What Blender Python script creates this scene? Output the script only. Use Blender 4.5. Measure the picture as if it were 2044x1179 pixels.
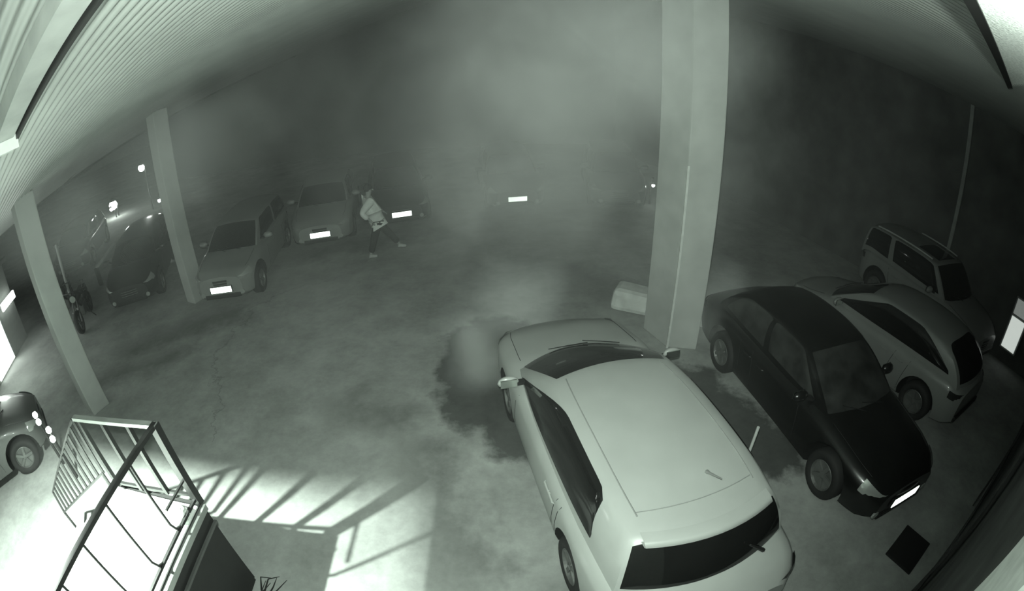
import bpy, bmesh, math, random
from mathutils import Vector, Matrix
random.seed(4)
for o in list(bpy.data.objects): bpy.data.objects.remove(o, do_unlink=True)
S = bpy.context.scene; COL = S.collection
R = math.radians; PI = math.pi

# ------------------------------------------------------------------ camera
CAMH = 4.5
cd = bpy.data.cameras.new('camera'); cam = bpy.data.objects.new('camera', cd); COL.objects.link(cam)
cam.location = (0, 0, CAMH)
fw = Vector((0, math.cos(R(28)), -math.sin(R(28)))); up = Vector((0, math.sin(R(28)), math.cos(R(28)))); rt = Vector((1, 0, 0))
ro = R(-1.7)
rt2 = rt*math.cos(ro) + up*math.sin(ro); up2 = up*math.cos(ro) - rt*math.sin(ro)
cam.matrix_world = Matrix(((rt2.x, up2.x, -fw.x, 0), (rt2.y, up2.y, -fw.y, 0), (rt2.z, up2.z, -fw.z, CAMH), (0, 0, 0, 1)))
cd.type = 'PANO'; cd.sensor_fit = 'HORIZONTAL'; cd.sensor_width = 36; cd.clip_start = .02
for h in (cd, getattr(cd, 'cycles', None)):
    try: h.panorama_type = 'FISHEYE_EQUISOLID'; h.fisheye_lens = 1000/2044*36; h.fisheye_fov = R(180)
    except Exception: pass
S.camera = cam
# ------------------------------------------------------------------ world, lights, exposure
w = bpy.data.worlds.new('night'); S.world = w; w.use_nodes = True
w.node_tree.nodes['Background'].inputs[0].default_value = (.86, 1, .88, 1)
w.node_tree.nodes['Background'].inputs[1].default_value = .014
S.view_settings.view_transform = 'Standard'; S.view_settings.look = 'None'
S.view_settings.gamma = 1; S.view_settings.exposure = 0; S.view_settings.use_curve_mapping = False
TINT = (.88, 1, .90)
def lamp(name, kind, loc, power, aim=None, **k):
    l = bpy.data.lights.new(name, kind); l.energy = power; l.color = k.pop('color', TINT)
    for a, b in k.items(): setattr(l, a, b)
    o = bpy.data.objects.new(name, l); COL.objects.link(o); o.location = loc
    if aim is not None: o.rotation_euler = (Vector(aim)-Vector(loc)).to_track_quat('-Z', 'Y').to_euler()
    return o
# infrared illuminator ring of the surveillance camera
lamp('infrared_lamp', 'SPOT', (-.02, .05, 4.62), 1120, (-1.1, 6.5, 1.6), spot_size=R(150), spot_blend=1.0, shadow_soft_size=.03)
lamp('infrared_ring_lamp', 'POINT', (-.04, .06, 4.60), 27, shadow_soft_size=.03)
# added fill light outside the right edge, only brightens the fascia beam
lamp('fascia_fill_light', 'SPOT', (1.55, .42, 4.62), 130, (2.0, 1.05, 5.05), spot_size=R(80), spot_blend=.8, shadow_soft_size=.05)
# floodlight above the stair landing
lamp('landing_floodlight_lamp', 'SPOT', (-4.42, .74, 3.98), 5600, (-4.3, .9, 0), spot_size=R(116), spot_blend=.9, shadow_soft_size=.04)
# light at the booth on the left
lamp('booth_lamp', 'AREA', (-11.3, 4.9, 1.5), 32, (-9.0, 3.6, 0), size=.6)

# ------------------------------------------------------------------ materials
MATS = {}
def mat(name, c, rough=.6, metal=0, var=.12, scale=6, emit=0, bump=0, coat=0):
    if name in MATS: return MATS[name]
    m = bpy.data.materials.new(name); m.use_nodes = True; nt = m.node_tree; b = nt.nodes['Principled BSDF']
    if isinstance(c, (int, float)): c = (c*.95, c, c*.955)
    n = nt.nodes.new('ShaderNodeTexNoise'); n.inputs['Scale'].default_value = scale; n.inputs['Detail'].default_value = 6
    tc = nt.nodes.new('ShaderNodeTexCoord'); nt.links.new(tc.outputs['Object'], n.inputs['Vector'])
    r = nt.nodes.new('ShaderNodeValToRGB'); r.color_ramp.elements[0].position = .3; r.color_ramp.elements[1].position = .7
    r.color_ramp.elements[0].color = (*[x*(1-var) for x in c], 1); r.color_ramp.elements[1].color = (*[min(1, x*(1+var)) for x in c], 1)
    nt.links.new(n.outputs['Fac'], r.inputs[0]); nt.links.new(r.outputs[0], b.inputs['Base Color'])
    b.inputs['Roughness'].default_value = rough; b.inputs['Metallic'].default_value = metal
    if coat: b.inputs['Coat Weight'].default_value = coat; b.inputs['Coat Roughness'].default_value = .08
    if emit:
        b.inputs['Emission Color'].default_value = (.92, 1, .93, 1); b.inputs['Emission Strength'].default_value = emit
    if bump:
        bm_ = nt.nodes.new('ShaderNodeBump'); bm_.inputs['Strength'].default_value = bump; bm_.inputs['Distance'].default_value = .01
        nt.links.new(n.outputs['Fac'], bm_.inputs['Height']); nt.links.new(bm_.outputs[0], b.inputs['Normal'])
    MATS[name] = m; return m
def paint(name, c): return mat(name, c, .38, 0, .04, 3, coat=.25)
GLASS = mat('tinted_glass', .012, .06, 0, .1, 3)
RUBBER = mat('rubber', .018, .8); BLACK = mat('black_plastic', .015, .55); CHROME = mat('chrome', .75, .12, 1, .03)
RIM = mat('alloy_rim', .16, .45, .4); LENS = mat('headlight_lens', .5, .12, .5, .05); TAIL = mat('tail_lens', .03, .2)
STEEL = mat('painted_dark_steel', .022, .45, 0, .2, 20); CONC = mat('pillar_concrete', .42, .85, 0, .1, 2.5, bump=.3)
WHITE = mat('white_plaster', .75, .9, 0, .1, 14, bump=.6)
def retro():
    # prismatic retroreflective sheeting of the number plates: tiny facets turned to the illuminator
    m = bpy.data.materials.new('retroreflective_sheeting'); m.use_nodes = True; nt = m.node_tree; b = nt.nodes['Principled BSDF']
    b.inputs['Base Color'].default_value = (.9, .95, .9, 1); b.inputs['Metallic'].default_value = .9; b.inputs['Roughness'].default_value = .30
    g = nt.nodes.new('ShaderNodeNewGeometry'); s = nt.nodes.new('ShaderNodeVectorMath'); s.operation = 'SUBTRACT'
    s.inputs[0].default_value = (0, 0, 4.56); nt.links.new(g.outputs['Position'], s.inputs[1])
    n = nt.nodes.new('ShaderNodeVectorMath'); n.operation = 'NORMALIZE'; nt.links.new(s.outputs[0], n.inputs[0])
    nt.links.new(n.outputs[0], b.inputs['Normal']); return m
RETRO = retro()

# ------------------------------------------------------------------ helpers
def tag(o, label=None, cat=None, group=None, kind=None):
    if label: o['label'] = label
    if cat: o['category'] = cat
    if group: o['group'] = group
    if kind: o['kind'] = kind
    return o
def thing(name, loc, rz=0, label=None, cat=None, group=None):
    o = bpy.data.objects.new(name, None); COL.objects.link(o); o.location = loc; o.rotation_euler = (0, 0, rz); o.empty_display_size = .2
    return tag(o, label, cat, group)
def link(name, me, m, parent=None, smooth=False, loc=None, rz=None):
    o = bpy.data.objects.new(name, me); COL.objects.link(o)
    for x in (m if isinstance(m, (list, tuple)) else [m]): me.materials.append(x)
    if parent is not None: o.parent = parent
    if smooth:
        for p in me.polygons: p.use_smooth = True
    if loc is not None: o.location = loc
    if rz is not None: o.rotation_euler = (0, 0, rz)
    return o
class MB:
    def __init__(s): s.v = []; s.f = []
    def add(s, v, f):
        n = len(s.v); s.v += [tuple(x) for x in v]; s.f += [tuple(i+n for i in q) for q in f]; return s
    def box(s, c, d, rz=0, M=None):
        vs = []
        for x in (-.5, .5):
            for y in (-.5, .5):
                for z in (-.5, .5):
                    p = Vector((x*d[0], y*d[1], z*d[2]))
                    if M: p = M @ p
                    elif rz: p = Matrix.Rotation(rz, 3, 'Z') @ p
                    vs.append(p+Vector(c))
        return s.add(vs, [(0, 1, 3, 2), (4, 6, 7, 5), (0, 4, 5, 1), (2, 3, 7, 6), (0, 2, 6, 4), (1, 5, 7, 3)])
    def beam(s, a, b, wd, ht, upv=(0, 0, 1)):
        a, b = Vector(a), Vector(b); d = (b-a).normalized(); sd = d.cross(Vector(upv)).normalized(); u = sd.cross(d)
        vs = [p+sd*i*wd/2+u*j*ht/2 for p in (a, b) for i, j in ((-1, -1), (1, -1), (1, 1), (-1, 1))]
        return s.add(vs, [(3, 2, 1, 0), (4, 5, 6, 7), (0, 1, 5, 4), (1, 2, 6, 5), (2, 3, 7, 6), (3, 0, 4, 7)])
    def tube(s, pts, r, n=8):
        pts = [Vector(p) for p in pts]; rr = r if isinstance(r, (list, tuple)) else [r]*len(pts); vs = []; fs = []
        pv = None
        for i, p in enumerate(pts):
            d = (pts[min(i+1, len(pts)-1)]-pts[max(i-1, 0)]).normalized()
            if pv is None: pv = d.orthogonal().normalized()
            pv = (pv-d*pv.dot(d)).normalized(); q = d.cross(pv)
            vs += [p+(pv*math.cos(2*PI*k/n)+q*math.sin(2*PI*k/n))*rr[i] for k in range(n)]
        for i in range(len(pts)-1):
            for k in range(n): fs.append((i*n+k, i*n+(k+1) % n, (i+1)*n+(k+1) % n, (i+1)*n+k))
        fs.append(tuple(range(n))[::-1]); fs.append(tuple((len(pts)-1)*n+k for k in range(n)))
        return s.add(vs, fs)
    def lathe(s, prof, n=24, M=None):   # prof (r, h) about local Z
        vs = []; fs = []
        for r, h in prof:
            for k in range(n):
                p = Vector((r*math.cos(2*PI*k/n), r*math.sin(2*PI*k/n), h)); vs.append(M @ p if M else p)
        for i in range(len(prof)-1):
            for k in range(n): fs.append((i*n+k, i*n+(k+1) % n, (i+1)*n+(k+1) % n, (i+1)*n+k))
        return s.add(vs, fs)
    def grid(s, P, flip=False):   # P[i][j]
        a, b = len(P), len(P[0]); vs = [p for r_ in P for p in r_]; fs = []
        for i in range(a-1):
            for j in range(b-1):
                q = (i*b+j, i*b+j+1, (i+1)*b+j+1, (i+1)*b+j); fs.append(q[::-1] if flip else q)
        return s.add(vs, fs)
    def me(s, name='m', weld=0):
        m = bpy.data.meshes.new(name); m.from_pydata([tuple(x) for x in s.v], [], s.f)
        bm = bmesh.new(); bm.from_mesh(m)
        if weld: bmesh.ops.remove_doubles(bm, verts=bm.verts, dist=weld)
        bmesh.ops.recalc_face_normals(bm, faces=bm.faces); bm.to_mesh(m); bm.free(); return m
    def build(s, name, m, parent=None, smooth=False, weld=0, bevel=0, **k):
        o = link(name, s.me(name, weld), m, parent, smooth, **k)
        if bevel:
            b = o.modifiers.new('bevel', 'BEVEL'); b.width = bevel; b.segments = 2; b.limit_method = 'ANGLE'
        return o
def struct(o): o['kind'] = 'structure'; return o

# ================================================================== SETTING
GA = R(-20)                                   # building grid
# ---- floor with stains and some painted-in unlit ground
def floor_material():
    m = bpy.data.materials.new('stained_concrete'); m.use_nodes = True; nt = m.node_tree; N = nt.nodes; L = nt.links; b = N['Principled BSDF']
    geo = N.new('ShaderNodeNewGeometry'); pos = geo.outputs['Position']
    def noise(sc, det=5, ro=.6):
        n = N.new('ShaderNodeTexNoise'); n.inputs['Scale'].default_value = sc; n.inputs['Detail'].default_value = det; n.inputs['Roughness'].default_value = ro
        L.new(pos, n.inputs['Vector']); return n
    def math_(op, a, c=None, clamp=False):
        n = N.new('ShaderNodeMath'); n.operation = op; n.use_clamp = clamp
        for i, x in enumerate((a, c)):
            if x is None: continue
            if isinstance(x, (int, float)): n.inputs[i].default_value = x
            else: L.new(x, n.inputs[i])
        return n.outputs[0]
    def vm(op, a, c=None, out=0):
        n = N.new('ShaderNodeVectorMath'); n.operation = op
        for i, x in enumerate((a, c)):
            if x is None: continue
            if isinstance(x, tuple): n.inputs[i].default_value = x
            else: L.new(x, n.inputs[i])
        return n.outputs[out]
    nz = noise(1.6, 6, .65)
    warp = vm('MULTIPLY', vm('SUBTRACT', nz.outputs['Color'], (.5, .5, .5)), (1.1, 1.1, 0))
    P = vm('ADD', pos, warp)
    def capsule(a, c, r, soft):
        a = Vector((*a, 0)); c = Vector((*c, 0)); ba = c-a
        pa = vm('SUBTRACT', P, tuple(a)); h = math_('DIVIDE', vm('DOT_PRODUCT', pa, tuple(ba), 1), max(ba.length_squared, 1e-6), True)
        n = N.new('ShaderNodeVectorMath'); n.operation = 'SCALE'; n.inputs[0].default_value = tuple(ba); L.new(h, n.inputs['Scale'])
        d = vm('LENGTH', vm('SUBTRACT', pa, n.outputs[0]), None, 1)
        mr = N.new('ShaderNodeMapRange'); mr.inputs['From Min'].default_value = r+soft; mr.inputs['From Max'].default_value = r-soft; L.new(d, mr.inputs[0])
        return mr.outputs[0]
    def union(lst):
        o = lst[0]
        for x in lst[1:]: o = math_('MAXIMUM', o, x)
        return o
    wet_unlit = union([capsule(a, c, r, .10) for a, c, r in (
        ((-.35, 6.9), (-.30, 5.5), .80), ((-.25, 5.4), (.2, 4.7), .55), ((2.5, 5.3), (3.3, 4.0), .55), ((2.6, 5.8), (2.9, 5.5), .25))])  # patches right of the pillar also paint in unlit ground
    damp = union([capsule(a, c, r, .35) for a, c, r in (
        ((1.4, 9.6), (2.2, 8.2), .40), ((-7.8, 6.6), (-6.0, 8.0), .45), ((-8.4, 5.2), (-6.6, 6.4), .30), ((-2.4, 5.3), (-1.7, 5.0), .25), ((-1.2, 4.3), (-.4, 2.6), .12),
        ((-5.2, 11.0), (-2.0, 12.2), .5), ((1.6, 3.0), (.4, 2.0), .2))])
    crack = union([capsule(a, c, .012, .014) for a, c in (((-4.3, 4.3), (-4.9, 5.5)), ((-4.9, 5.5), (-5.5, 6.7)), ((-5.5, 6.7), (-5.4, 8.5)), ((-5.4, 8.5), (-3.9, 9.6)))])
    fine = noise(9, 8, .7); big = noise(.55, 4, .5)
    v = math_('ADD', math_('MULTIPLY', nz.outputs['Fac'], .34), math_('ADD', math_('MULTIPLY', fine.outputs['Fac'], .16), math_('MULTIPLY', big.outputs['Fac'], .18)))
    v = math_('SUBTRACT', v, .02)
    for msk, k in ((wet_unlit, .72), (damp, .42), (crack, .35)):
        v = math_('MULTIPLY', v, math_('SUBTRACT', 1.0, math_('MULTIPLY', msk, k)))
    cc = N.new('ShaderNodeCombineColor'); L.new(math_('MULTIPLY', v, .95), cc.inputs[0]); L.new(v, cc.inputs[1]); L.new(math_('MULTIPLY', v, .955), cc.inputs[2])
    L.new(cc.outputs[0], b.inputs['Base Color']); b.inputs['Specular IOR Level'].default_value = .25
    rr = math_('SUBTRACT', .9, math_('MULTIPLY', wet_unlit, .35)); L.new(rr, b.inputs['Roughness'])
    bp = N.new('ShaderNodeBump'); bp.inputs['Strength'].default_value = .35; bp.inputs['Distance'].default_value = .02; L.new(nz.outputs['Fac'], bp.inputs['Height']); L.new(bp.outputs[0], b.inputs['Normal'])
    return m
fl = MB().add([(-45, -6, 0), (25, -6, 0), (25, 60, 0), (-45, 60, 0), (-45, -6, -.2), (25, -6, -.2), (25, 60, -.2), (-45, 60, -.2)],
              [(0, 1, 2, 3), (7, 6, 5, 4), (0, 4, 5, 1), (1, 5, 6, 2), (2, 6, 7, 3), (3, 7, 4, 0)]).build('floor', floor_material()); struct(fl)

# ---- corrugated roof deck: two gentle slopes
def zc(x, y): return CAMH+.72+(.25*x if x < 0 else -.12*x)+.12*y
RD = Vector((math.cos(GA), math.sin(GA), 0)); RN = Vector((-RD.y, RD.x, 0))     # ridge direction, across
def eave_x(y): return -11.85+.09*(y-6.46)
def corrugated():
    V = []; F = []; pitch = .085; rows = []
    n0, n1, sub = -16, 250, 6
    for k in range(n0*sub, n1*sub+1):
        q = k*pitch/sub; h = .016*math.sin(2*PI*k/sub)
        # line p = RN*q + RD*t ; clip left: x = eave_x(y), right x = xr
        def at(t): return RN*q+RD*t
        # solve left
        # x = -7.02-.192*(y-3.83)
        tl = (-11.85-.09*6.46+.09*RN.y*q-RN.x*q)/(RD.x-.09*RD.y)
        tc = -RN.x*q/RD.x
        tr = (13-RN.x*q)/RD.x
        row = []
        for t in (tl, (tl+tc)/2, tc, (tc+tr)/2, tr):
            p = at(t); row.append((p.x, p.y, zc(p.x, p.y)+h))
        rows.append(row)
    mb = MB(); mb.grid(rows); top = [[(x, y, z+.05) for x, y, z in r_] for r_ in (rows[0], rows[-1])]
    return mb
struct(corrugated().build('ceiling', mat('galvanised_sheet', .33, .5, .25, .08, 1.5), smooth=True))
# roof underside carries on as a purlin and a gutter along the eave
t = thing('roof_purlin', (0, 0, 0), 0, 'steel beam under corrugated ceiling in the top left corner with pale end plate', 'beam')
def cp(x, y, dz=0): return (x, y, zc(x, y)+dz)
p0 = Vector((-.3, .75, zc(-.3, .75)-.07)); p1 = Vector((-2.62, 1.60, zc(-2.62, 1.60)-.07))
MB().beam(p0, p1, .13, .10).build('web', mat('galvanised_beam', .35, .5, .2), t)
MB().beam(p0+Vector((.02, .09, .0)), p1+Vector((.02, .09, .0)), .02, .14).build('dark_lip', BLACK, t)['label'] = 'dark edge of beam'
MB().box(p1+Vector((-.10, .02, -.03)), (.26, .22, .16), rz=GA).build('end_plate', mat('pale_bracket', .55, .6), t)['label'] = 'pale box bracket at the beam end'
mb = MB(); pts = [Vector((eave_x(y)+.03, y, zc(eave_x(y), y)-.02)) for y in (-2, 2, 4, 7, 10, 14, 20, 34)]
for a, c in zip(pts, pts[1:]): mb.beam(a, c, .09, .07)
gut = struct(mb.build('trim_1', mat('eave_gutter', .03, .6)))
a = Vector((eave_x(9.0), 9.0, zc(-11.6, 9.0)))
MB().tube([a+Vector((.0, .0, .0)), a+Vector((.9, -.2, .22))], .04).build('bracket', BLACK, gut)

# ---- pillars
def pillar(cx, cy, wx, wy, h, rz, label):
    t = thing('concrete_pillar', (cx, cy, 0), rz, label, 'pillar', None)
    MB().box((0, 0, h/2), (wx, wy, h)).build('shaft', mat('darker_concrete', .34, .85, 0, .1, 2.5, bump=.3), t, bevel=.02)
    return t
t = thing('concrete_pillar', (2.5, 6.5, 0), 0, 'tall pale concrete pillar beside the bonnet of the white hatchback', 'pillar')
q_ = [(0, 0), (.48, -.13), (.22, .52), (-.26, .62)]; hh = 5.6
MB().add([(x, y, 0) for x, y in q_]+[(x, y, hh+.3) for x, y in q_], [(3, 2, 1, 0), (4, 5, 6, 7), (0, 1, 5, 4), (1, 2, 6, 5), (2, 3, 7, 6), (3, 0, 4, 7)]).build('shaft', CONC, t, bevel=.02)
MB().box((.0, -.005, 1.5), (.035, .03, 3.0)).build('corner_strip', mat('corner_strip', .62, .6), t)['label'] = 'lighter corner strip'  # thin strip, lighter than the shaft
pillar(-7.46, 4.72, .44, .42, zc(-7.2, 4.7), GA, 'smooth concrete pillar behind the stair landing, nearest on the left')
pillar(-7.30, 8.74, .36, .40, zc(-7.2, 8.7), GA, 'slim concrete pillar beside the silver car with the leftmost number plate')
# low pale kerb block behind the pillar
t = tag(MB().add([(-.95, -.3, 0), (.95, -.3, 0), (.95, .3, 0), (-.95, .3, 0), (-.9, -.25, .42), (.9, -.25, .34), (.9, .25, .34), (-.9, .25, .42)],
      [(0, 3, 2, 1), (4, 5, 6, 7), (0, 1, 5, 4), (1, 2, 6, 5), (2, 3, 7, 6), (3, 0, 4, 7)]).build('barrier_block', mat('pale_concrete', .55, .9, 0, .15, 5), bevel=.1, loc=(2.72, 7.62, 0), rz=R(-27)),
      'low pale concrete block on the floor behind the tall pillar', 'barrier')

# ---- walls
WD = Vector((.94, .342, 0)); WN = Vector((-.342, .94, 0))
W0 = Vector((3.2, .80, 0))
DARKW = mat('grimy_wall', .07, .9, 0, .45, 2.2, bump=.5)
def wallbox(name, s0, s1, z0, z1, th=.25, off=0, m=DARKW, parent=None):
    a = W0+WD*s0+WN*off; c = W0+WD*s1+WN*off; n = -WN*th
    v = [a, c, c+n, a+n]; vs = [(p.x, p.y, z0) for p in v]+[(p.x, p.y, z1) for p in v]
    return MB().add(vs, [(3, 2, 1, 0), (4, 5, 6, 7), (0, 1, 5, 4), (1, 2, 6, 5), (2, 3, 7, 6), (3, 0, 4, 7)]).build(name, m, parent)
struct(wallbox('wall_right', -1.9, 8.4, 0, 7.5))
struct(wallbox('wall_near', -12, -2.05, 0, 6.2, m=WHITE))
struct(wallbox('trim_2', .7, .95, 0, 5.0, .02, .08, mat('dark_pilaster', .05, .9)))
struct(wallbox('trim_3', 3.2, 3.5, 0, 5.0, .02, .10, mat('dark_pilaster', .05, .9)))
struct(wallbox('baseboard_right', -1.9, 8.4, 0, .16, .02, .03, mat('grimy_plinth', .12, .9)))
struct(wallbox('trim_4', -2.35, -1.9, 0, 5.0, .30, .06, WHITE))      # pale stucco pier nearest the camera
# bright stucco fascia beam overhead with dark drip edge
bd = Vector((math.sin(R(61.5)), math.cos(R(61.5)), 0)); bn = Vector((-bd.y, bd.x, 0))
def bbox_line(name, d0, d1, z0, z1, s0, s1, m):
    v = [bd*s0+bn*d0, bd*s1+bn*d0, bd*s1+bn*d1, bd*s0+bn*d1]; vs = [(p.x, p.y, z0) for p in v]+[(p.x, p.y, z1) for p in v]
    return MB().add(vs, [(3, 2, 1, 0), (4, 5, 6, 7), (0, 1, 5, 4), (1, 2, 6, 5), (2, 3, 7, 6), (3, 0, 4, 7)]).build(name, m)
struct(bbox_line('trim_5', .0, .27, 5.0, 5.25, .3, 7, mat('stucco', .8, .9, 0, .25, 45, bump=1)))
struct(bbox_line('trim_6', .27, .34, 4.99, 5.25, .3, 7, BLACK))
# end wall at the right behind the parked cars
E0 = Vector((10.9, 3.3, 0)); ED = Vector((-.30, .954, 0)); EN = Vector((-.954, -.30, 0))
def endbox(name, s0, s1, z0, z1, th, off, m, parent=None):
    a = E0+ED*s0+EN*off; c = E0+ED*s1+EN*off; n = -EN*th
    v = [a, c, c+n, a+n]; vs = [(p.x, p.y, z0) for p in v]+[(p.x, p.y, z1) for p in v]
    return MB().add(vs, [(3, 2, 1, 0), (4, 5, 6, 7), (0, 1, 5, 4), (1, 2, 6, 5), (2, 3, 7, 6), (3, 0, 4, 7)]).build(name, m, parent)
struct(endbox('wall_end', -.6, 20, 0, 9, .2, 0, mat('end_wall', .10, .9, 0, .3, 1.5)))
struct(endbox('trim_7', 3.9, 4.0, 0, 5.5, .06, .06, mat('wall_pipe', .3, .6)))
w1 = endbox('window_1', 1.30, 1.78, .30, 1.50, .05, .05, mat('window_frame', .3, .6)); struct(w1)
endbox('pane', 1.34, 1.74, .34, 1.06, .01, .065, mat('lit_pane', .6, .5, emit=.55, var=.3, scale=4), w1)['label'] = 'lit lower pane'
endbox('pane', 1.34, 1.74, 1.12, 1.46, .01, .065, mat('dim_pane', .4, .5, emit=.16), w1)['label'] = 'dimmer upper pane'
# wall far behind the smoke
struct(MB().box((-2, 24, 4.5), (34, .3, 9)).build('wall_back', mat('back_wall', .05, .9)))
# booth at the far left with lit door
bo = thing('gatehouse', (-11.6, 4.0, 0), 0, 'small building at the left edge with brightly lit doorway and strip lamp', 'building')
bo.rotation_euler = (0, 0, R(28))
MB().box((-1.2, .4, 1.1), (2.4, 5.8, 2.2)).build('wall', mat('booth_wall', .25, .9), bo)
MB().box((-1.2, .4, 2.25), (2.7, 6.1, .10)).build('roof', mat('booth_roof', .1, .8), bo)
dr = MB().box((.02, 1.5, .62), (.06, 1.3, 1.24)).build('door', mat('door_frame', .4, .6), bo)
MB().box((.06, 1.5, .62), (.03, 1.15, 1.12)).build('pane', mat('bright_door_pane', .8, .5, emit=6), dr)
lp = MB().box((.10, 2.75, 1.32), (.10, .95, .13)).build('strip_lamp', mat('lamp_housing', .5, .5), bo)
MB().box((.17, 2.75, 1.32), (.05, .90, .20)).build('tube', mat('lamp_tube', .9, .5, emit=9), lp)

# ================================================================== CARS
def smooth_keys(keys, win=.10):
    keys = sorted(keys)
    def f(x):
        if x <= keys[0][0]: return keys[0][1]
        for (a, va), (c, vc) in zip(keys, keys[1:]):
            if x <= c: return va+(vc-va)*(x-a)/(c-a)
        return keys[-1][1]
    return lambda x: sum(f(x+d) for d in (-win, -win/2, 0, win/2, win))/5
def apply_mods(o):
    dg = bpy.context.evaluated_depsgraph_get(); me = bpy.data.meshes.new_from_object(o.evaluated_get(dg)); o.modifiers.clear(); o.data = me; return o
def make_car(name, label, loc, rz, L=4.3, W=1.8, H=1.5, hood=.95, deck=None, xf0=1.15, xf1=.42, xr0=-2.05, xr1=-1.85, belt=.98,
             body=None, plate='front', wheelr=.32, wx=(1.33, -1.33), windows=None, w0=.72, w1=.57, nose=.66, group=None, tail_dark=False, frontlights=True,
             hatch_detail=False, sunroof=False, white=False, rails=False, arc=False, slope_belt=.04, mirror_x=None, glassm=None, crown=.05, grille=True, rearw=(.08, .86), cat='car', rbul=.10, fbul=.18):
    G = glassm or GLASS
    t = thing(name, loc, rz, label, cat, group); h = L/2
    deck = belt if deck is None else deck
    # ---- lower body
    ztop = smooth_keys([(-h, deck-.20), (-h+.10, deck-.06), (-h+.25, deck-.0), (xr0-.02, deck+.0), (xr0+.25, belt+slope_belt), (0, belt), (xf0-.1, belt-.0), (xf0+.15, hood+.0), (h-.45, hood-.10), (h-.16, nose+.10), (h, nose)])
    hw = smooth_keys([(-h, .70*W/2), (-h+.10, .88*W/2), (-h+.35, .95*W/2), (-h+.9, W/2), (h-1.1, W/2), (h-.5, .965*W/2), (h-.22, .88*W/2), (h-.08, .76*W/2), (h, .62*W/2)], .06)
    zbot = smooth_keys([(-h, .34), (-h+.12, .25), (-h+.5, .20), (h-.5, .19), (h-.1, .22), (h, .30)])
    def prof(x):
        w_, zb, zt = hw(x), zbot(x), ztop(x); zs = zt-.13
        return [(0, zb), (.80*w_, zb), (.955*w_, zb+.06), (.99*w_, zb+.16), (w_, (zb+zs)/2), (.992*w_, zs-.05), (.965*w_, zs+.02), (.90*w_, zt-.055), (.78*w_, zt-.02), (.4*w_, zt+.012), (0, zt+.02)]
    def yside(x, z):
        p = prof(x)[1:9]
        for (a, za), (c, zc_) in zip(p, p[1:]):
            if za <= z <= zc_: return a+(c-a)*(z-za)/max(zc_-za, 1e-6)
        return p[-1][0]
    xs = [-h+L*i/44 for i in range(45)]; rows = []
    for x in xs:
        p = prof(x); rows.append([(x, y, z) for y, z in p]+[(x, -y, z) for y, z in p[-2:0:-1]])
    mb = MB(); n = len(rows[0]); vs = [p for r_ in rows for p in r_]; fs = []
    for i in range(len(xs)-1):
        for k in range(n): fs.append((i*n+k, i*n+(k+1) % n, (i+1)*n+(k+1) % n, (i+1)*n+k))
    fs += [tuple(range(n)), tuple((len(xs)-1)*n+k for k in range(n))[::-1]]
    bo_ = mb.add(vs, fs).build('body', [body, BLACK], t)
    cut = MB()
    for x in wx:
        for sd in (1, -1):
            M = Matrix.Translation((x, sd*(W/2-.14), wheelr+.03)) @ Matrix.Rotation(PI/2, 4, 'X'); k = 28; r_ = wheelr+.075
            cut.add([M @ Vector((r_*math.cos(2*PI*i/k), r_*math.sin(2*PI*i/k), z)) for z in (-.26, .26) for i in range(k)],
                    [tuple(range(k))[::-1], tuple(range(k, 2*k))]+[(i, (i+1) % k, k+(i+1) % k, k+i) for i in range(k)])
    co = cut.build('cutter', BLACK); co.matrix_world = t.matrix_basis.copy(); co.location = loc; co.rotation_euler = (0, 0, rz)
    bpy.context.view_layer.update()
    bmod = bo_.modifiers.new('b', 'BOOLEAN'); bmod.object = co; bmod.operation = 'DIFFERENCE'; bmod.solver = 'EXACT'
    apply_mods(bo_); bpy.data.objects.remove(co, do_unlink=True)
    for p in bo_.data.polygons: p.use_smooth = True
    try: bo_.data.set_sharp_from_angle(angle=R(32))
    except Exception: pass
    # ---- greenhouse
    zr = H
    def env(v): return 1-(1-v)**1.35
    def beltz(x): return ztop(max(min(x, xf0+.1), xr0))-.03
    def front(v): return xf0+(xf1-xf0)*env(v)**1.0
    def rear(v): return xr0+(xr1-xr0)*v**1.3
    def wv(v): return w0*W/1.8*(1.0)+(w1-w0)*W/1.8*v**1.25
    def side(u, v, sd):
        x = front(v)+(rear(v)-front(v))*u; e = abs(2*u-1); w_ = wv(v)*(1.12-.0*v)*(1-.07*e**3)
        zt = zr-crown-.05*e**2.5*(1.0 if u < .5 else .9); zb = beltz(x)-.03
        return Vector((x, sd*w_, zb+(zt-zb)*(v*.25+.75*math.sin(v*PI/2))))
    def endp(s, v, fr):
        p = side(0 if fr else 1, v, 1); bul = fbul*(1-.7*v) if fr else rbul*(1-.35*v)
        return Vector((p.x+(bul if fr else -bul)*(1-s*s), p.y*s, p.z+crown*.8*v*v*(1-s*s)))
    nu, nv, ns = 20, 8, 12; gm = MB()
    for sd in (1, -1): gm.grid([[side(i/nu, j/nv, sd) for j in range(nv+1)] for i in range(nu+1)], sd < 0)
    for fr in (1, 0): gm.grid([[endp(-1+2*i/ns, j/nv, fr) for j in range(nv+1)] for i in range(ns+1)], fr == 1)
    def roofp(u, s):
        a = side(u, 1, 1); fb = endp(s, 1, 1); rb = endp(s, 1, 0)
        x = fb.x+(rb.x-fb.x)*u; return Vector((x, a.y*s, a.z+crown*(1-s*s)*(.8+.2*math.sin(PI*u))))
    gm.grid([[roofp(i/nu, -1+2*j/ns) for j in range(ns+1)] for i in range(nu+1)])
    g = gm.build('cabin', body, t, smooth=True, weld=.004)
    try: g.data.set_sharp_from_angle(angle=R(50))
    except Exception: pass
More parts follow.
